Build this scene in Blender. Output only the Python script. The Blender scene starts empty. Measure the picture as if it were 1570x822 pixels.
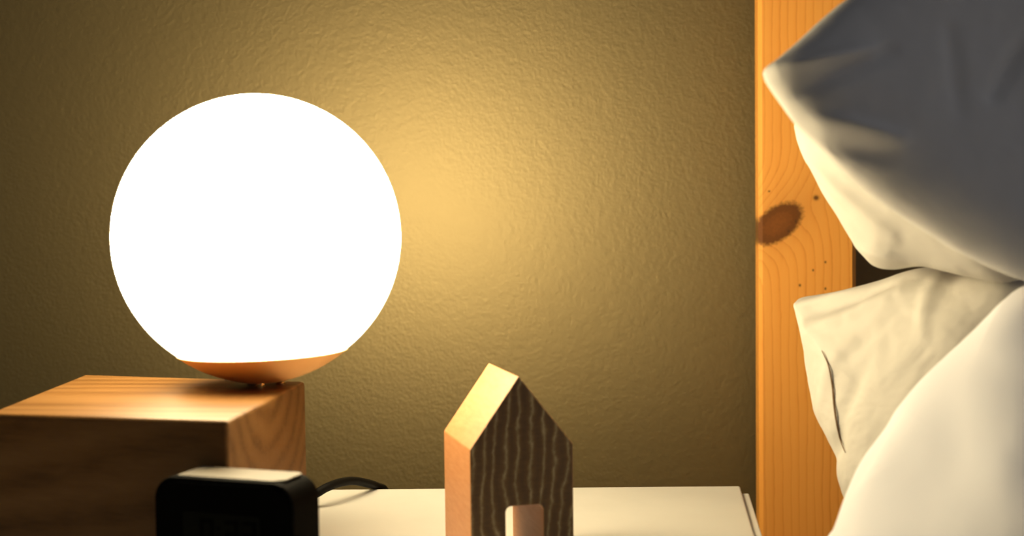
import bpy, bmesh, math, random
from mathutils import Vector, Matrix, noise

scn = bpy.context.scene
C = scn.collection

# ------------------------------------------------------------------ camera, world, exposure
F = 2180.0                      # focal length in pixels of the 1570 px wide frame (50 mm)
YAW, PITCH, ROLL = math.radians(6.15), math.radians(3.0), 0.012
H = 0.80                        # camera height above the floor (nightstand top is 0.50)
EYE = Vector((0, 0, H))
_f = Vector((-math.sin(YAW)*math.cos(PITCH), math.cos(YAW)*math.cos(PITCH), -math.sin(PITCH)))
_r = Vector((math.cos(YAW), math.sin(YAW), 0))
_u = _r.cross(_f)
RGT = _r*math.cos(ROLL) - _u*math.sin(ROLL)
UPV = _u*math.cos(ROLL) + _r*math.sin(ROLL)
cam_data = bpy.data.cameras.new('camera')
cam_data.sensor_width = 36.0
cam_data.lens = F/1570*36.0
cam_data.clip_start = 0.02
cam_data.dof.use_dof = True
cam_data.dof.focus_distance = 1.40
cam_data.dof.aperture_fstop = 5.0
cam = bpy.data.objects.new('camera', cam_data)
C.objects.link(cam)
M3 = Matrix((RGT, UPV, -_f)).transposed()
cam.matrix_world = Matrix.Translation(EYE) @ M3.to_4x4()
scn.camera = cam

world = bpy.data.worlds.new('dim_room_light')
scn.world = world
world.use_nodes = True
bg = world.node_tree.nodes['Background']
bg.inputs[0].default_value = (0.94, 0.94, 1.0, 1)
# the dim daylight comes mostly from the right of the room
_wn = world.node_tree.nodes
_tc = _wn.new('ShaderNodeTexCoord'); _sx = _wn.new('ShaderNodeSeparateXYZ'); _mr = _wn.new('ShaderNodeMapRange')
_mr.interpolation_type = 'SMOOTHSTEP'
for _i, _v in ((1, -0.55), (2, 0.6), (3, 0.025), (4, 0.155)): _mr.inputs[_i].default_value = _v
world.node_tree.links.new(_tc.outputs['Generated'], _sx.inputs[0])
world.node_tree.links.new(_sx.outputs[0], _mr.inputs[0])
world.node_tree.links.new(_mr.outputs[0], bg.inputs[1])

LAMP_COLOR = (1.0, 0.81, 0.475, 1)
LAMP_POWER = 39.0

scn.view_settings.view_transform = 'Standard'
scn.view_settings.look = 'None'
scn.view_settings.gamma = 1.0
scn.view_settings.use_curve_mapping = False
scn.view_settings.exposure = 0.0

# ------------------------------------------------------------------ helpers
def ray(x, y):
    return _f + RGT*((x-785)/F) + UPV*((411-y)/F)

def on_z(x, y, z):              # where the sight line of a photo point meets a level surface
    d = ray(x, y)
    return EYE + d*((z-H)/d.z)

def on_plane(x, y, p, n):
    d = ray(x, y)
    return EYE + d*((p-EYE).dot(n)/d.dot(n))

def at_depth(x, y, t):
    return EYE + ray(x, y)*t

def tag(o, label=None, cat=None, group=None, kind=None):
    if label: o['label'] = label
    if cat: o['category'] = cat
    if group: o['group'] = group
    if kind: o['kind'] = kind
    return o

def empty(name, loc):
    o = bpy.data.objects.new(name, None)
    o.empty_display_size = 0.03
    C.objects.link(o)
    o.location = loc
    return o

def obj(name, bm, mat, parent=None, loc=None, smooth=False, keep_normals=False):
    """bm holds world coordinates; the mesh gets its own origin."""
    if loc is None:
        loc = parent.location.copy() if parent and parent.type == 'EMPTY' else Vector((0, 0, 0))
        if not parent:
            zs = [v.co.z for v in bm.verts]
            c = sum((v.co for v in bm.verts), Vector())/len(bm.verts)
            loc = Vector((c.x, c.y, min(zs)))
    loc = Vector(loc)
    if not keep_normals:
        bmesh.ops.recalc_face_normals(bm, faces=bm.faces)
    for v in bm.verts: v.co -= loc
    me = bpy.data.meshes.new(name)
    bm.to_mesh(me); bm.free()
    me.materials.append(mat)
    if smooth:
        for p in me.polygons: p.use_smooth = True
    o = bpy.data.objects.new(name, me)
    C.objects.link(o)
    if parent:
        o.parent = parent
        base = parent.location if parent.parent is None else parent.parent.location + parent.location
        o.location = loc - base
    else:
        o.location = loc
    return o

def bev(o, w, seg=2, ang=30):
    m = o.modifiers.new('bevel', 'BEVEL')
    m.width = w; m.segments = seg; m.limit_method = 'ANGLE'; m.angle_limit = math.radians(ang)
    m.harden_normals = False
    return o

def box_bm(x0, x1, y0, y1, z0, z1, bm=None):
    bm = bm or bmesh.new()
    r = bmesh.ops.create_cube(bm, size=1)
    for v in r['verts']:
        v.co = Vector(((x0+x1)/2 + v.co.x*(x1-x0), (y0+y1)/2 + v.co.y*(y1-y0), (z0+z1)/2 + v.co.z*(z1-z0)))
    return bm

def prism_bm(base, vec, bm=None):
    """a polygon of 3D points pushed along vec"""
    bm = bm or bmesh.new()
    a = [bm.verts.new(p) for p in base]
    b = [bm.verts.new(Vector(p)+Vector(vec)) for p in base]
    bm.faces.new(a); bm.faces.new(b[::-1])
    n = len(a)
    for i in range(n):
        bm.faces.new((a[i], b[i], b[(i+1) % n], a[(i+1) % n]))
    return bm

def lathe_bm(prof, origin, axis_m=None, seg=96, close=True):
    bm = bmesh.new()
    rings = []
    for r, z in prof:
        if r < 1e-6:
            rings.append([bm.verts.new((0, 0, z))])
        else:
            rings.append([bm.verts.new((r*math.cos(2*math.pi*k/seg), r*math.sin(2*math.pi*k/seg), z)) for k in range(seg)])
    for a, b in zip(rings, rings[1:]):
        for k in range(seg):
            k2 = (k+1) % seg
            if len(a) == 1 and len(b) == 1: continue
            if len(a) == 1: bm.faces.new((a[0], b[k2], b[k]))
            elif len(b) == 1: bm.faces.new((a[k], a[k2], b[0]))
            else: bm.faces.new((a[k], a[k2], b[k2], b[k]))
    for v in bm.verts:
        p = v.co.copy()
        if axis_m is not None: p = axis_m @ p
        v.co = p + Vector(origin)
    return bm

def catmull(pts, n, closed=False):
    P = [Vector(p) for p in pts]
    m = len(P)
    out = []
    segs = m if closed else m-1
    dense = []
    for i in range(segs):
        p0 = P[(i-1) % m] if closed or i > 0 else P[0]
        p1 = P[i]; p2 = P[(i+1) % m]
        p3 = P[(i+2) % m] if closed or i+2 < m else P[-1]
        for k in range(24):
            t = k/24
            dense.append(0.5*((2*p1) + (p2-p0)*t + (2*p0-5*p1+4*p2-p3)*t*t + (3*p1-p0-3*p2+p3)*t**3))
    dense.append(P[0].copy() if closed else P[-1].copy())
    L = [0]
    for a, b in zip(dense, dense[1:]): L.append(L[-1]+(b-a).length)
    j = 0
    for k in range(n):
        s = L[-1]*k/(n if closed else n-1)
        while j < len(L)-2 and L[j+1] < s: j += 1
        t = (s-L[j])/max(1e-9, L[j+1]-L[j])
        out.append(dense[j].lerp(dense[j+1], min(1, t)))
    return out

def tube_bm(path, rad, seg=12, bm=None):
    bm = bm or bmesh.new()
    rings = []
    up = Vector((0, 0, 1))
    for i, p in enumerate(path):
        t = (path[min(i+1, len(path)-1)] - path[max(i-1, 0)]).normalized()
        s = t.cross(up)
        if s.length < 1e-4: s = t.cross(Vector((1, 0, 0)))
        s.normalize(); w = s.cross(t)
        r = rad[i] if isinstance(rad, (list, tuple)) else rad
        rings.append([bm.verts.new(p + (s*math.cos(2*math.pi*k/seg) + w*math.sin(2*math.pi*k/seg))*r) for k in range(seg)])
    for a, b in zip(rings, rings[1:]):
        for k in range(seg):
            bm.faces.new((a[k], a[(k+1) % seg], b[(k+1) % seg], b[k]))
    bm.faces.new(rings[0][::-1]); bm.faces.new(rings[-1])
    return bm

# ------------------------------------------------------------------ material helper
class Mat:
    def __init__(s, name, color=(0.8, 0.8, 0.8), rough=0.5, metal=0.0, spec=0.5):
        s.m = bpy.data.materials.new(name); s.m.use_nodes = True
        s.t = s.m.node_tree; s.n = s.t.nodes
        s.b = s.n['Principled BSDF']
        s.b.inputs['Base Color'].default_value = (*color, 1)
        s.b.inputs['Roughness'].default_value = rough
        s.b.inputs['Metallic'].default_value = metal
        s.b.inputs['Specular IOR Level'].default_value = spec
        s._c = None
    def link(s, a, b): s.t.links.new(a, b)
    def coord(s):
        if not s._c: s._c = s.n.new('ShaderNodeTexCoord')
        return s._c.outputs['Object']
    def mapped(s, scale=(1, 1, 1), loc=(0, 0, 0), rot=(0, 0, 0)):
        mp = s.n.new('ShaderNodeMapping')
        mp.inputs['Scale'].default_value = scale; mp.inputs['Location'].default_value = loc; mp.inputs['Rotation'].default_value = rot
        s.link(s.coord(), mp.inputs['Vector'])
        return mp.outputs[0]
    def sep(s, v=None):
        x = s.n.new('ShaderNodeSeparateXYZ'); s.link(v or s.coord(), x.inputs[0])
        return x.outputs
    def comb(s, x, y, z):
        c = s.n.new('ShaderNodeCombineXYZ')
        for i, v in enumerate((x, y, z)): s.put(v, c.inputs[i])
        return c.outputs[0]
    def put(s, v, sock):
        if isinstance(v, (int, float)): sock.default_value = v
        else: s.link(v, sock)
    def math(s, op, a, b=0.0, c=0.0):
        x = s.n.new('ShaderNodeMath'); x.operation = op
        for i, v in enumerate((a, b, c)): s.put(v, x.inputs[i])
        return x.outputs[0]
    def noise(s, vec, scale, detail=4, rough=0.55, dist=0.0):
        x = s.n.new('ShaderNodeTexNoise')
        s.link(vec, x.inputs['Vector'])
        x.inputs['Scale'].default_value = scale; x.inputs['Detail'].default_value = detail
        x.inputs['Roughness'].default_value = rough; x.inputs['Distortion'].default_value = dist
        return x.outputs[0]
    def ramp(s, fac, stops):
        x = s.n.new('ShaderNodeValToRGB')
        e = x.color_ramp.elements
        while len(e) < len(stops): e.new(0.5)
        for el, (p, c) in zip(e, stops):
            el.position = p; el.color = (*c, 1) if len(c) == 3 else c
        s.link(fac, x.inputs[0])
        return x.outputs[0]
    def mix(s, fac, a, b, mode='MIX'):
        x = s.n.new('ShaderNodeMix'); x.data_type = 'RGBA'; x.blend_type = mode
        s.put(fac, x.inputs[0])
        for v, i in ((a, 6), (b, 7)):
            if isinstance(v, tuple): x.inputs[i].default_value = (*v, 1)
            else: s.link(v, x.inputs[i])
        return x.outputs[2]
    def color(s, c): s.link(c, s.b.inputs['Base Color'])
    def bump(s, h, strength=0.3, dist=0.001):
        x = s.n.new('ShaderNodeBump')
        x.inputs['Strength'].default_value = strength; x.inputs['Distance'].default_value = dist
        s.link(h, x.inputs['Height']); s.link(x.outputs[0], s.b.inputs['Normal'])

# wall: olive roller-painted plaster with an orange-peel nap and a satin sheen
w = Mat('olive_wall_paint', (0.08, 0.062, 0.027), 0.57, spec=1.0)
w.b.inputs['IOR'].default_value = 2.0
w.b.inputs['Specular Tint'].default_value = (1.0, 0.78, 0.40, 1)
n1 = w.noise(w.coord(), 250, 2, 0.5)
n2 = w.noise(w.coord(), 110, 2, 0.5)
hh = w.math('ADD', n1, w.math('MULTIPLY', n2, 0.8))
w.bump(hh, 0.30, 0.0013)
w.color(w.ramp(w.noise(w.coord(), 6, 3), [(0.3, (0.025, 0.019, 0.007)), (0.7, (0.029, 0.022, 0.008))]))
WALL = w.m

f = Mat('oak_floor', (0.30, 0.19, 0.10), 0.5)
fx = f.noise(f.mapped((3, 40, 1)), 2, 5)
f.color(f.ramp(fx, [(0.3, (0.24, 0.15, 0.08)), (0.7, (0.36, 0.23, 0.12))]))
FLOOR = f.m

t = Mat('cream_white_lacquer', (0.80, 0.77, 0.69), 0.45, spec=0.4)
t.bump(t.noise(t.coord(), 220, 3), 0.08, 0.0006)
t.color(t.ramp(t.noise(t.coord(), 14, 4), [(0.3, (0.76, 0.74, 0.69)), (0.7, (0.80, 0.78, 0.73))]))
TABLE = t.m

def wood_block():
    m = Mat('pine_block_wood', (0.6, 0.4, 0.2), 0.5, spec=0.25)
    X, Y, Z = m.sep()
    wob = m.noise(m.mapped((2.5, 14, 14)), 1.0, 4, 0.55)
    dy = m.math('SUBTRACT', Y, -0.02); dz = m.math('SUBTRACT', Z, 0.17)
    r = m.math('SQRT', m.math('ADD', m.math('MULTIPLY', dy, dy), m.math('MULTIPLY', dz, dz)))
    ph = m.math('ADD', m.math('MULTIPLY', r, 260.0), m.math('MULTIPLY', wob, 9.0))
    ring = m.math('MULTIPLY_ADD', m.math('SINE', ph), 0.5, 0.5)
    fine = m.noise(m.mapped((9, 260, 260)), 1.0, 4, 0.6)
    blot = m.noise(m.mapped((7, 34, 34)), 1.0, 5, 0.65)
    v = m.math('ADD', m.math('MULTIPLY', ring, 0.28), m.math('ADD', m.math('MULTIPLY', fine, 0.42), m.math('MULTIPLY', blot, 0.42)))
    m.color(m.ramp(v, [(0.30, (0.12, 0.051, 0.011)), (0.52, (0.195, 0.090, 0.023)), (0.78, (0.24, 0.118, 0.035))]))
    m.bump(fine, 0.12, 0.0006)
    return m.m
BLOCK = wood_block()

def wood_house():
    m = Mat('oak_house_wood', (0.6, 0.42, 0.22), 0.45, spec=0.4)
    # object axes: X across the front, Y into the depth, Z up
    X, Y, Z = m.sep()
    wob = m.noise(m.mapped((14, 4, 9)), 1.0, 3, 0.5)
    wob2 = m.noise(m.mapped((60, 20, 60)), 1.0, 4, 0.6)
    ph = m.math('ADD', m.math('MULTIPLY', X, 660.0), m.math('ADD', m.math('MULTIPLY', wob, 24.0), m.math('MULTIPLY', wob2, 5.5)))
    ph = m.math('ADD', ph, m.math('MULTIPLY', m.math('MULTIPLY', Z, Z), -260.0))
    ph = m.math('ADD', ph, m.math('MULTIPLY', Y, 60.0))
    s = m.math('MULTIPLY_ADD', m.math('SINE', ph), 0.5, 0.5)
    line = m.math('POWER', s, 8.0)
    patch = m.math('MULTIPLY_ADD', m.noise(m.mapped((170, 60, 90)), 1.0, 5, 0.75), 2.6, -0.75)
    patch = m.math('MAXIMUM', patch, 0.0)
    line = m.math('MULTIPLY', line, patch)
    fleck = m.noise(m.mapped((60, 200, 420)), 1.0, 4, 0.7)
    base = m.ramp(m.math('ADD', m.math('MULTIPLY', s, 0.35), m.math('MULTIPLY', fleck, 0.65)),
                  [(0.25, (0.065, 0.032, 0.009)), (0.55, (0.10, 0.052, 0.016)), (0.8, (0.14, 0.076, 0.026))])  # front wood darkened to carry the shade of facing away from the lamp
    front = m.mix(line, base, (0.33, 0.26, 0.14))
    # side and roof faces: closed grain, lamplight painted in as a paler colour
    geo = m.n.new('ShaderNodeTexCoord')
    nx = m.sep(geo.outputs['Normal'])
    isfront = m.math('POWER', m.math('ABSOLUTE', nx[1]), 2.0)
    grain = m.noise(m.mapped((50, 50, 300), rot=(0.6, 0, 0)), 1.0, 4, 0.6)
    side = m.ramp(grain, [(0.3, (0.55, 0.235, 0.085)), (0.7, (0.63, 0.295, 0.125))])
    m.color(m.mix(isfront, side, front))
    m.bump(m.math('SUBTRACT', fleck, m.math('MULTIPLY', line, 0.5)), 0.15, 0.0006)
    return m.m
HOUSE = wood_house()

def wood_post():
    m = Mat('knotty_pine', (0.7, 0.42, 0.18), 0.45, spec=0.4)
    X, Y, Z = m.sep(m.mapped((0.89, 0.89, 0.89)))       # X across (0 = left front edge), Z height relative to the knot
    def gau(cx, cz, ax, az, tilt=0.0):
        dx = m.math('SUBTRACT', X, cx); dz = m.math('SUBTRACT', Z, cz)
        dz2 = m.math('SUBTRACT', dz, m.math('MULTIPLY', dx, tilt))
        q = m.math('ADD', m.math('POWER', m.math('ABSOLUTE', m.math('DIVIDE', dx, ax)), 2.0),
                   m.math('POWER', m.math('ABSOLUTE', m.math('DIVIDE', dz2, az)), 2.0))
        return m.math('EXPONENT', m.math('MULTIPLY', q, -1.0)), q
    # growth lines run up the post and are pushed aside by the knot
    push, _ = gau(0.0, 0.0, 0.052, 0.034, 0.35)
    wob = m.noise(m.mapped((9, 9, 3)), 1.0, 3, 0.5)
    wob2 = m.noise(m.mapped((140, 140, 50)), 1.0, 3, 0.6)
    xs = m.math('ADD', X, m.math('MULTIPLY', push, 0.036))
    xs = m.math('ADD', xs, m.math('MULTIPLY', Y, 0.35))
    ph = m.math('ADD', m.math('MULTIPLY', xs, 760.0), m.math('ADD', m.math('MULTIPLY', wob, 14.0), m.math('MULTIPLY', wob2, 1.6)))
    saw = m.math('FRACT', m.math('DIVIDE', ph, 6.2832))
    late = m.math('POWER', saw, 4.0)
    fine = m.noise(m.mapped((420, 420, 16)), 1.0, 4, 0.6)
    broad = m.noise(m.mapped((70, 70, 1.5)), 1.0, 2, 0.5)
    v = m.math('ADD', m.math('MULTIPLY', late, 0.50), m.math('ADD', m.math('MULTIPLY', fine, 0.35), m.math('MULTIPLY_ADD', broad, 0.5, -0.15)))
    col = m.ramp(v, [(0.12, (0.95, 0.43, 0.085)), (0.5, (0.91, 0.38, 0.068)), (0.95, (0.72, 0.255, 0.038))])
    warm, _ = gau(0.026, 0.006, 0.036, 0.032, 0.5)
    col = m.mix(m.math('MULTIPLY', warm, 0.45), col, (0.50, 0.22, 0.05))
    _, q = gau(0.0185, -0.001, 0.0245, 0.0185, 0.42)
    q = m.math('ADD', q, m.math('MULTIPLY_ADD', m.noise(m.coord(), 260, 3), 0.7, -0.35))
    kf = m.n.new('ShaderNodeMapRange'); kf.interpolation_type = 'SMOOTHSTEP'
    m.link(q, kf.inputs[0])
    kf.inputs[1].default_value = 1.35; kf.inputs[2].default_value = 0.65
    kring = m.math('MULTIPLY_ADD', m.math('SINE', m.math('MULTIPLY', m.math('SQRT', m.math('ABSOLUTE', q)), 22.0)), 0.12, 0.45)
    kcol = m.ramp(m.math('ADD', m.math('MULTIPLY', q, 0.6), m.math('MULTIPLY', kring, 0.4)),
                  [(0.15, (0.23, 0.075, 0.012)), (0.5, (0.16, 0.052, 0.008)), (0.85, (0.085, 0.030, 0.005))])
    col = m.mix(kf.outputs[0], col, kcol)
    for cx, cz, ax, az in ((0.0565, 0.0245, 0.0025, 0.0022), (0.0105, 0.0315, 0.0009, 0.0008), (0.0365, 0.0015, 0.0009, 0.0019),
                           (0.0295, -0.0085, 0.0013, 0.0015), (0.0405, -0.0625, 0.0010, 0.0012), (0.0535, -0.0475, 0.0008, 0.0010),
                           (0.0655, -0.0395, 0.0009, 0.0010), (0.0655, -0.066, 0.0009, 0.0012)):
        g, _ = gau(cx, cz, ax, az)
        col = m.mix(m.math('MINIMUM', m.math('MULTIPLY', g, 1.3), 0.9), col, (0.10, 0.035, 0.008))
    m.color(col)
    m.bump(v, 0.08, 0.0008)
    return m.m
POST = wood_post()

def fabric(name, col, wr=0.5, sheen=0.0, fine=1400):
    m = Mat(name, col, 0.9, spec=0.15)
    a = m.noise(m.coord(), fine, 2, 0.5)
    b = m.noise(m.coord(), 16, 4, 0.55, 0.8)
    c = m.noise(m.coord(), 55, 3, 0.5, 0.5)
    h = m.math('ADD', m.math('MULTIPLY', a, 0.05), m.math('ADD', m.math('MULTIPLY', b, 1.0), m.math('MULTIPLY', c, 0.25)))
    m.bump(h, wr, 0.006)
    return m.m
LINEN = fabric('cream_pillowcase_cotton', (0.66, 0.635, 0.59), 0.26)
GREYLINEN = fabric('pale_grey_pillowcase_cotton', (0.74, 0.72, 0.69), 0.12)
DUVETC = fabric('pale_blue_white_duvet_cotton', (0.90, 0.91, 0.99), 0.07)
MATTR = fabric('mattress_ticking', (0.75, 0.73, 0.70), 0.2)
s_ = Mat('brown_gap_shade', (0.16, 0.085, 0.03), 0.8); s_.bump(s_.noise(s_.coord(), 900, 2), 0.3, 0.0005); GAP_SHADE = s_.m  # dark brown standing for the shadow in the pillow case gap

g = Mat('opal_lamp_glass', (0.95, 0.93, 0.88), 0.25)
g.b.inputs['Emission Color'].default_value = LAMP_COLOR
lw = g.n.new('ShaderNodeMath'); lw.operation = 'MULTIPLY_ADD'      # opal glass glows a touch unevenly
g.link(g.noise(g.coord(), 6, 2), lw.inputs[0]); lw.inputs[1].default_value = 0.06*LAMP_POWER; lw.inputs[2].default_value = 0.97*LAMP_POWER
# the glass dims a little towards its neck, where the socket blocks the bulb
zr = g.n.new('ShaderNodeMapRange'); zr.interpolation_type = 'SMOOTHSTEP'
g.link(g.sep()[2], zr.inputs[0])
for i_, v_ in ((1, 0.02), (2, 0.15), (3, 0.20), (4, 1.0)): zr.inputs[i_].default_value = v_
g.link(g.math('MULTIPLY', lw.outputs[0], zr.outputs[0]), g.b.inputs['Emission Strength'])
GLASS = g.m
c_ = Mat('brushed_copper', (0.95, 0.55, 0.22), 0.6, 1.0)
c_.bump(c_.noise(c_.mapped((40, 40, 900)), 1.0, 3), 0.1, 0.0004)
COPPER = c_.m
k_ = Mat('polished_brass', (0.9, 0.68, 0.35), 0.15, 1.0); k_.bump(k_.noise(k_.coord(), 400, 2), 0.03, 0.0003); BRASS = k_.m
b_ = Mat('black_clock_plastic', (0.002, 0.002, 0.0015), 0.7, spec=0.03); b_.bump(b_.noise(b_.coord(), 900, 2), 0.1, 0.0003); BLACK = b_.m
r_ = Mat('black_cord_rubber', (0.006, 0.005, 0.004), 0.6, spec=0.12); r_.bump(r_.noise(r_.coord(), 600, 2), 0.1, 0.0003); RUBBER = r_.m
d_ = Mat('dark_base_felt', (0.03, 0.025, 0.02), 0.9); d_.bump(d_.noise(d_.coord(), 900, 2), 0.3, 0.0004); FELT = d_.m
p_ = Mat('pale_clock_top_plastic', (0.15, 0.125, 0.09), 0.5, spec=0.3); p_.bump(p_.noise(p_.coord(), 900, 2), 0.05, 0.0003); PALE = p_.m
l_ = Mat('dim_lcd_glass', (0.008, 0.008, 0.005), 0.7, spec=0.04); l_.bump(l_.noise(l_.coord(), 500, 2), 0.02, 0.0003); LCD = l_.m
q_ = Mat('lcd_segment_black', (0.003, 0.003, 0.002), 0.7, spec=0.03); q_.bump(q_.noise(q_.coord(), 500, 2), 0.02, 0.0003); SEGM = q_.m

# ------------------------------------------------------------------ the setting
WALL_Y = 1.74
TOP = H - 0.30                  # nightstand top
tag(obj('wall_back', box_bm(-2.2, 2.2, WALL_Y, WALL_Y+0.1, 0, 2.5), WALL), kind='structure')
tag(obj('floor', box_bm(-2.2, 2.2, -1.2, WALL_Y, -0.05, 0), FLOOR), kind='structure')

# ------------------------------------------------------------------ bed: post with knot, rails
bed = empty('bed', (0.14, 1.40, 0))
tag(bed, 'knotty pine bed frame with a square headboard post against the olive wall', 'bed')
PY0, PY1 = 1.615, 1.675
PN = Vector((0, -1, 0)); PP = Vector((0, PY0, 0))
pxl = on_plane(1163, 340, PP, PN).x
pxr = on_plane(1313, 430, PP, PN).x
knot = on_plane(1163, 342, PP, PN)
post_bm = box_bm(pxl, pxr, PY0, PY1, 0, 1.15)
post = obj('headboard_post', post_bm, POST, bed, loc=(pxl, PY0, knot.z))
bev(post, 0.0045, 1)
rail = obj('headboard_rail', box_bm(pxr-0.0005, 1.1, PY0+0.01, PY1-0.01, 0.36, 0.60), POST, bed, loc=(pxr, PY0, 0.8))
bev(rail, 0.003, 1)
srail = obj('side_rail', box_bm(pxl+0.012, pxl+0.042, 0.2, PY0+0.0005, 0.22, 0.36), POST, bed, loc=(pxl, 0.3, 0.4))
bev(srail, 0.003, 1)
mat_x0 = pxl+0.046
mo = obj('mattress', box_bm(mat_x0, 1.05, 0.22, 1.40, 0.20, 0.43), MATTR)
tag(mo, 'pale mattress in the bed under the white duvet', 'mattress')
bev(mo, 0.03, 4)

# ------------------------------------------------------------------ nightstand
ns = empty('nightstand', (-0.25, 1.15, 0))
tag(ns, 'cream white nightstand with a stepped right edge beside the pine post', 'nightstand')
tr = on_z(1135, 745, TOP); tf = on_z(1157.5, 822, TOP); tl = on_z(500, 750.5, TOP)
e_side = (tf-tr).normalized(); e_back = (tl-tr).normalized()
P_br = tr; P_fr = tr + e_side*0.62
P_bl = tr + e_back*0.80; P_fl = P_fr + e_back*0.80
o = obj('tabletop', prism_bm([P_br, P_fr, P_fl, P_bl], (0, 0, -0.018)), TABLE, ns)
bev(o, 0.0022, 3)
right = -e_back
inn = 0.0075
cb = [P_br + right*inn + e_side*0.022, P_fr + right*inn - e_side*0.004, P_fl - e_side*0.004, P_bl + e_side*0.006]
cb = [p - Vector((0, 0, 0.003)) for p in cb]
ins = [cb[0]-right*0.016, cb[1]-right*0.016, cb[1], cb[0]]
for nm, quad in (('side_panel', [cb[0], cb[1], cb[1]-right*0.018, cb[0]-right*0.018]),
                 ('side_panel', [cb[3]+right*0.018, cb[2]+right*0.018, cb[2], cb[3]])):
    # the right panel shows a lip beside the top
    if quad[0] is cb[0]:
        quad = [cb[0], cb[1], cb[1]-right*0.0072, cb[0]-right*0.0072]
    bev(obj(nm, prism_bm(quad, (0, 0, -(TOP-0.003))), TABLE, ns), 0.0015, 2)
lowq = [cb[0]-right*0.0075-Vector((0, 0, 0.0155)), cb[1]-right*0.0075-Vector((0, 0, 0.0155)),
        cb[2]+right*0.0185-Vector((0, 0, 0.0155)), cb[3]+right*0.0185-Vector((0, 0, 0.0155))]
bev(obj('drawer_box', prism_bm(lowq, (0, 0, -0.16)), TABLE, ns), 0.0015, 2)

# ------------------------------------------------------------------ wooden block (lamp plinth)
BT = H - 0.1665
A1, A2, A3, A4 = (on_z(x, y, BT) for x, y in ((129, 574.5), (468, 585), (348.5, 645.5), (-21, 634.5)))
bo = obj('wooden_block', prism_bm([A1, A2, A3, A4], (0, 0, TOP-BT)), BLOCK)
tag(bo, 'large pale wooden block on the nightstand carrying the glowing globe lamp', 'wooden block')
bev(bo, 0.0032, 3)

# ------------------------------------------------------------------ globe lamp
foot = on_z(398.5, 592.5, BT)
dep = (foot-EYE).dot(_f)
tilt = Matrix.Rotation(-0.022, 3, 'Y')
cen_dir = ray(395.6, 363.6)
cen = EYE + cen_dir*dep
R = 0.1
# silhouette radius of a sphere
ang = 225.8/F/math.sqrt(1+((391-785)/F)**2)/math.sqrt(1+((391-785)/F)**2)*1.0
R = dep*math.sin(math.atan(ang))*1.004
zc = cen.z - BT
lamp = empty('globe_lamp', (foot.x, foot.y, BT))
tag(lamp, 'round glowing opal glass globe table lamp on a copper base on the wooden block', 'lamp')
PEG = 0.0045
rim_t = math.asin(0.592)
rc_at = lambda th: R*(1.006 + 0.026*(1-th/rim_t))                          # half angle of the copper cup seen from the centre
rb = 0.022                                        # radius of the flat underside
prof = []
nth = 64
for k in range(nth+1):
    th = math.pi - rim_t*0.96 - (math.pi-rim_t*0.96)*k/nth   # from the rim up to the pole
    prof.append((R*math.sin(th), R*math.cos(th)))
prof[-1] = (0, R)
ax = tilt
glob = obj('glass_globe', lathe_bm(prof, cen, ax, 128), GLASS, lamp, smooth=True)
Rc = R*1.030
zb = -math.sqrt(Rc*Rc-rb*rb)
cup = [(R*0.90*math.sin(math.pi-rim_t), -R*math.cos(rim_t)+0.0005), (R*1.006*math.sin(rim_t), -R*1.006*math.cos(rim_t))]
for k in range(1, 25):
    th = rim_t*(1-k/24)
    r_k, z_k = rc_at(th)*math.sin(th), -rc_at(th)*math.cos(th)
    if r_k < rb or z_k < zb: break
    cup.append((r_k, z_k))
cup += [(min(rb, cup[-1][0]-0.001), zb+0.0005)]
cup += [(cup[-1][0]-0.002, zb), (0, zb)]
cupo = obj('copper_base', lathe_bm(cup, cen, ax, 128), COPPER, lamp, smooth=True)
tag(cupo, 'copper cup under the globe')
es = cupo.modifiers.new('split', 'EDGE_SPLIT'); es.split_angle = math.radians(40)
axis_foot = cen + ax @ Vector((0, 0, zb))
FH = max(0.003, axis_foot.z-BT+0.0008)
for k in range(3):
    a = math.radians(-88+120*k)
    c = Vector((axis_foot.x+0.015*math.cos(a), axis_foot.y+0.015*math.sin(a), 0))
    pr = [(0, BT), (0.0042, BT), (0.0042, BT+FH*0.3), (0.0030, BT+FH*0.42), (0.0042, BT+FH*0.55), (0.0042, BT+FH), (0, BT+FH)]
    obj('foot', lathe_bm(pr, (c.x, c.y, 0), None, 24), BRASS, lamp, smooth=False)

# ------------------------------------------------------------------ little wooden house
hyaw = math.radians(21.2)
hx = Vector((math.cos(hyaw), math.sin(hyaw), 0)); hy = Vector((-math.sin(hyaw), math.cos(hyaw), 0)); hz = Vector((0, 0, 1))
hb = on_z(723, 878, TOP)                     # front lower left corner, below the frame
def hp(x, y):                                 # front-face coordinates of a photo point
    p = on_plane(x, y, hb, hy) - hb
    return p.dot(hx), p.z
el = hp(717.5, 690.5); rd = hp(795, 577); er = hp(878.5, 680.5)
side = on_plane(680.5, 662, hb+hx*0.0, hx) - hb
HD = side.dot(hy)
HW = er[0]
EVE = (el[1]+er[1])/2
dl = hp(775.5, 777)[0]; dr = hp(833, 777)[0]; dtz = hp(780, 777)[1]
prof2 = [(0, 0), (dl, 0), (dl, dtz-0.004), (dl+0.0012, dtz-0.0012), (dl+0.004, dtz), (dr-0.004, dtz), (dr-0.0012, dtz-0.0012), (dr, dtz-0.004), (dr, 0),
         (HW, 0), (HW, EVE), (rd[0], rd[1]), (0, EVE)]
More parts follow.
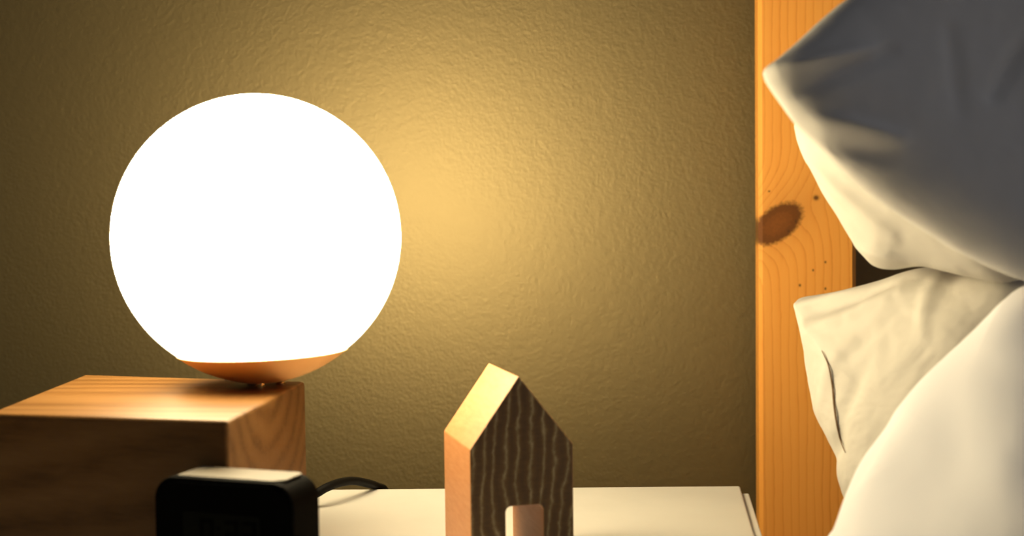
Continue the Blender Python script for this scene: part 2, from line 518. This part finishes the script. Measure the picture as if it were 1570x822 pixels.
def house_mesh():
    bm = bmesh.new()
    fr = [bm.verts.new((x, 0, z)) for x, z in prof2]
    bk = [bm.verts.new((x, HD, z)) for x, z in prof2]
    bm.faces.new(fr); bm.faces.new(bk[::-1])
    n = len(fr)
    for i in range(n):
        bm.faces.new((fr[i], bk[i], bk[(i+1) % n], fr[(i+1) % n]))
    bmesh.ops.recalc_face_normals(bm, faces=bm.faces)
    me = bpy.data.meshes.new('wooden_house'); bm.to_mesh(me); bm.free()
    me.materials.append(HOUSE)
    o = bpy.data.objects.new('wooden_house', me); C.objects.link(o)
    return o
ho = house_mesh()
ho.location = hb; ho.rotation_euler = (0, 0, hyaw)
tag(ho, 'small solid wooden house ornament with a pitched roof and cut out doorway', 'ornament')
bev(ho, 0.0009, 2)

# ------------------------------------------------------------------ alarm clock
cyaw = math.radians(-14.0)
cx_ = Vector((math.cos(cyaw), math.sin(cyaw), 0)); cy_ = Vector((-math.sin(cyaw), math.cos(cyaw), 0))
CT = H - 0.200
clk_fr = on_z(489, 748, CT)        # top right front reference on the top level
CW, CH, CD = 0.113, CT-TOP, 0.040
cback = on_z(489.5, 727.0, CT)     # back right edge at top level
org = cback - cx_*CW - cy_*CD      # front lower left corner at top level
org.z = TOP
clk = empty('alarm_clock', org + cx_*(CW/2))
tag(clk, 'black rounded alarm clock with a pale top and dim display before the wooden block', 'clock')
def cl(x, y, z): return org + cx_*x + cy_*y + Vector((0, 0, z))
def rrect(x0, x1, z0, z1, r, y, seg=10):
    pts = []
    for cxx, czz, a0 in ((x1-r, z1-r, 0), (x0+r, z1-r, 90), (x0+r, z0+r, 180), (x1-r, z0+r, 270)):
        for k in range(seg+1):
            a = math.radians(a0+90*k/seg)
            pts.append(cl(cxx+r*math.cos(a), y, czz+r*math.sin(a)))
    return pts
body = obj('body', prism_bm(rrect(0, CW, 0, CH, 0.017, 0.0), cy_*CD), BLACK, clk, loc=clk.location)
bev(body, 0.0022, 3, 50)
fb = obj('front_bezel', prism_bm(rrect(0.003, CW-0.003, 0.003, CH-0.003, 0.0155, -0.0015), cy_*0.0018), BLACK, clk, loc=clk.location)
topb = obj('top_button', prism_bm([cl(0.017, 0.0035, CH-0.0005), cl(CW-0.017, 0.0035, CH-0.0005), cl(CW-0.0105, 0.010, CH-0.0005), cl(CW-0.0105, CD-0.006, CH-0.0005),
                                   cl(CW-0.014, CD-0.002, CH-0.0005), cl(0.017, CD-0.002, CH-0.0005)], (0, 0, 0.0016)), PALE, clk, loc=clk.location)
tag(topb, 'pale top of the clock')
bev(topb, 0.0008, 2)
sx0, sx1, sz0, sz1 = 0.025, 0.088, 0.030, CH-0.024
scr = obj('display', prism_bm(rrect(sx0, sx1, sz0, sz1, 0.002, -0.0019, 3), cy_*0.0006), LCD, clk, loc=clk.location)
tag(scr, 'dim display glass')
SEGS = {'0': 'abcdef', '2': 'abged'}
def digit_bm(ch, x0, z0, w_, h_, bm):
    t_ = 0.0026
    q = {'a': (x0, x0+w_, z0+h_-t_, z0+h_), 'g': (x0, x0+w_, z0+h_/2-t_/2, z0+h_/2+t_/2), 'd': (x0, x0+w_, z0, z0+t_),
         'f': (x0, x0+t_, z0+h_/2, z0+h_), 'b': (x0+w_-t_, x0+w_, z0+h_/2, z0+h_),
         'e': (x0, x0+t_, z0, z0+h_/2), 'c': (x0+w_-t_, x0+w_, z0, z0+h_/2)}
    for s in SEGS[ch]:
        a, b, c, d = q[s]
        prism_bm([cl(a, -0.0024, c), cl(b, -0.0024, c), cl(b, -0.0024, d), cl(a, -0.0024, d)], cy_*0.0005, bm)
for ch, xx in (('0', 0.0395), ('2', 0.0595), ('2', 0.0740)):
    bm = bmesh.new(); digit_bm(ch, xx, sz1-0.004-0.020, 0.0105, 0.020, bm)
    obj('digit', bm, SEGM, scr, loc=clk.location)
bm = bmesh.new()
for zz in (0.009, 0.016):
    prism_bm([cl(0.0535, -0.0024, sz1-zz-0.002), cl(0.0555, -0.0024, sz1-zz-0.002), cl(0.0555, -0.0024, sz1-zz), cl(0.0535, -0.0024, sz1-zz)], cy_*0.0005, bm)
obj('colon', bm, SEGM, scr, loc=clk.location)

# ------------------------------------------------------------------ power cord
cr = 0.0043
back_y = P_br.y
cz = TOP+cr+0.0022
ctrl = [on_z(330, 772, cz), on_z(400, 771, cz), on_z(450, 768, cz), at_depth(482, 758, 1.37), at_depth(500, 748, 1.375), at_depth(520, 740.5, 1.39),
        at_depth(541, 737.5, 1.41), at_depth(562, 741, 1.435), at_depth(578, 746, 1.46), at_depth(592, 756, 1.485)]
last = ctrl[-1]
ctrl += [last + Vector((0.010, 0.010, -0.04)), last + Vector((0.010, 0.010, -0.16)), last + Vector((0.010, 0.008, -0.30))]
co = obj('power_cord', tube_bm(catmull(ctrl, 140), cr, 14), RUBBER, smooth=True)
tag(co, 'black power cord arching off the back of the white nightstand', 'cord')

# ------------------------------------------------------------------ pillows and duvet
def seg_d(p, a, b):
    ab = b-a
    t_ = max(-0.2, min(1.2, (p-a).dot(ab)/ab.length_squared))
    tt = max(0, min(1, t_))
    return (p-(a+ab*tt)).length, tt

def cushion(name, outline, center, plane_pt, normal, t_front, t_back, mat, ridges=(), nz=(0.006, 90), pw=2.6, q=0.62, NA=420, NR=72, seed=0, loc=None):
    """a stuffed cloth shape: outline = its seam in the plane, bulging to both sides"""
    n_ = Vector(normal).normalized()
    O2 = [Vector((p.x, p.y)) for p in catmull([(x, y, 0) for x, y in outline], NA, True)]
    c2 = Vector(center)
    def height(p2, s):
        base = (1-s**pw)**q if s < 1 else 0.0
        fade = min(1.0, base*3.0)
        h = t_front*base
        v = Vector((p2.x/nz[1]+seed, p2.y/nz[1], seed*0.7))
        h += nz[0]*noise.fractal(v, 1.0, 2.0, 4)*fade
        for (x0, y0, x1, y1, wd, hh_) in ridges:
            d, t_ = seg_d(p2, Vector((x0, y0)), Vector((x1, y1)))
            k = math.exp(-(d/wd)**2)*(0.35+0.65*math.sin(math.pi*min(1, max(0, t_*0.85+0.1))))
            h += hh_*k*min(1.0, base*4.0)
        return h
    bm = bmesh.new()
    S = [math.sin(0.5*math.pi*k/NR) for k in range(NR+1)]
    P0 = Vector(plane_pt)
    def put(p2, hgt): return on_plane(p2.x, p2.y, P0, n_) + n_*hgt
    fc = bm.verts.new(put(c2, height(c2, 0)))
    bc = bm.verts.new(put(c2, -t_back))
    fr_, bk_ = [], []
    for k in range(1, NR+1):
        s = S[k]
        ring = [c2 + (o2-c2)*s for o2 in O2]
        fv = [bm.verts.new(put(p, height(p, s))) for p in ring]
        fr_.append(fv)
        if k == NR: bk_.append(fv)
        else:
            b_ = -t_back*(1-s**pw)**q
            bk_.append([bm.verts.new(put(p, b_)) for p in ring])
    for rings, c_v, flip in ((fr_, fc, False), (bk_, bc, True)):
        for i in range(NA):
            j = (i+1) % NA
            fcs = (c_v, rings[0][i], rings[0][j])
            bm.faces.new(fcs[::-1] if flip else fcs)
            for a, b in zip(rings, rings[1:]):
                fcs = (a[i], b[i], b[j], a[j])
                bm.faces.new(fcs[::-1] if flip else fcs)
    o = obj(name, bm, mat, smooth=True)
    o_fn = lambda x, y, s_, off: put(Vector((x, y)), height(Vector((x, y)), s_)+off)
    return o, o_fn

# upper pillow in front, its corner reaching over the pine post
pa, _ = cushion('pillow',
    [(1174, 104), (1173, 112), (1178, 124), (1200, 156), (1222, 186), (1262, 226), (1300, 264), (1350, 306), (1410, 345), (1480, 388), (1570, 428),
     (1630, 436), (1720, 400), (1850, 300), (1930, 150), (1880, -120), (1700, -230), (1500, -190), (1380, -90), (1310, -12), (1285, 8), (1255, 34), (1225, 62), (1195, 88)],
    (1500, 140), at_depth(1450, 200, 1.02), (0.34, -0.90, 0.22), 0.034, 0.03, GREYLINEN,
    ridges=[(1182, 114, 1300, 100, 13, 0.008), (1215, 150, 1330, 100, 13, -0.006), (1235, 196, 1345, 232, 14, 0.008), (1262, 222, 1330, 250, 14, -0.006),
            (1485, 165, 1540, 70, 13, -0.007), (1420, 70, 1432, 190, 14, -0.004)], nz=(0.0022, 130), pw=6.0, q=0.55, seed=3)
tag(pa, 'grey shaded pillow at the top whose corner points at the pine post', 'pillow', 'pillows on the bed')

# cream pillow behind it
pb, _ = cushion('pillow',
    [(1223, 182), (1222, 200), (1230, 228), (1252, 272), (1268, 300), (1288, 330), (1310, 368), (1330, 395), (1346, 409), (1372, 413), (1422, 409), (1500, 427),
     (1560, 430), (1625, 380), (1640, 240), (1590, 130), (1480, 95), (1330, 100), (1250, 140)],
    (1430, 260), at_depth(1420, 330, 1.18), (-0.50, -0.80, -0.12), 0.055, 0.06, LINEN,
    ridges=[(1260, 240, 1400, 345, 14, 0.005), (1330, 372, 1480, 410, 12, 0.005), (1250, 255, 1360, 350, 10, -0.003)], nz=(0.002, 110), seed=11)
tag(pb, 'cream pillow tucked behind the upper grey shaded pillow', 'pillow', 'pillows on the bed')

# lower pillow leaning on the headboard
pc, fnc = cushion('pillow',
    [(1231, 461), (1238, 455.5), (1262, 452), (1308, 444), (1350, 432), (1422, 411), (1490, 418), (1565, 424), (1610, 500), (1590, 760), (1540, 900), (1440, 930),
     (1325, 800), (1306, 722), (1288, 684), (1270, 640), (1257, 590), (1250, 545), (1244, 518), (1234, 485)],
    (1430, 640), at_depth(1400, 580, 1.24), (-0.75, -0.62, 0.22), 0.07, 0.05, LINEN,
    ridges=[(1248, 475, 1350, 448, 9, 0.005), (1275, 500, 1410, 448, 12, -0.008), (1290, 530, 1440, 450, 12, 0.005), (1320, 640, 1372, 540, 13, 0.004),
            (1350, 700, 1410, 570, 13, -0.005), (1380, 560, 1440, 500, 12, -0.003), (1470, 430, 1492, 530, 14, 0.007), (1262, 560, 1290, 690, 9, 0.004)], nz=(0.004, 80), seed=23)
tag(pc, 'lower cream pillow leaning on the headboard with an open case seam', 'pillow', 'pillows on the bed')
# thin dark tube along the case opening, standing in for the gap's shadow

def cushion_s(outline, center, x, y):      # how far out towards the seam a point lies
    O2 = [Vector((p.x, p.y)) for p in catmull([(a, b, 0) for a, b in outline], 420, True)]
    c2 = Vector(center); d = Vector((x, y))-c2
    best = min(O2, key=lambda o: (o-c2).angle(d))
    return min(0.999, d.length/(best-c2).length)
OUT_C = [(1231, 461), (1238, 455.5), (1262, 452), (1308, 444), (1350, 432), (1422, 411), (1490, 418), (1565, 424), (1610, 500), (1590, 760), (1540, 900), (1440, 930),
     (1325, 800), (1306, 722), (1288, 684), (1270, 640), (1257, 590), (1250, 545), (1244, 518), (1234, 485)]
line = [(1260, 538), (1270, 560), (1276, 590), (1279, 622), (1283, 650), (1289, 676), (1296, 694)]
def to_px(p):
    d = p-EYE; z = d.dot(_f)
    return 785+F*d.dot(RGT)/z, 411-F*d.dot(UPV)/z
pts = []
for x, y in line:                          # the shade line lies on the bulging cloth
    a, b = x+10, y
    for _ in range(25):
        q_pt = fnc(a, b, cushion_s(OUT_C, (1430, 640), a, b), 0.0012)
        u_, v_ = to_px(q_pt)
        a += 0.5*(x-u_); b += 0.5*(y-v_)
    pts.append(q_pt)
pth = catmull(pts, 80)
rad = [0.0009*(0.35+0.65*math.sin(math.pi*min(1, max(0, k/79)))) for k in range(80)]
obj('case_gap_shade', tube_bm(pth, rad, 8), GAP_SHADE, pc, loc=pc.location, smooth=True)

dv, _ = cushion('duvet',
    [(1262, 880), (1280, 832), (1300, 782), (1322, 735), (1352, 690), (1395, 630), (1445, 570), (1502, 512), (1570, 452), (1592, 440), (1625, 470), (1660, 580),
     (1680, 850), (1580, 960), (1400, 1000), (1270, 985)],
    (1520, 720), at_depth(1480, 700, 0.99), (-0.75, -0.22, 0.65), 0.04, 0.06, DUVETC,
    ridges=[(1315, 830, 1400, 690, 22, -0.006), (1360, 840, 1460, 690, 30, 0.004), (1470, 850, 1570, 640, 60, -0.004)], nz=(0.003, 220), seed=41)
tag(dv, 'puffy blue white duvet rising out of focus in the lower right corner', 'duvet')
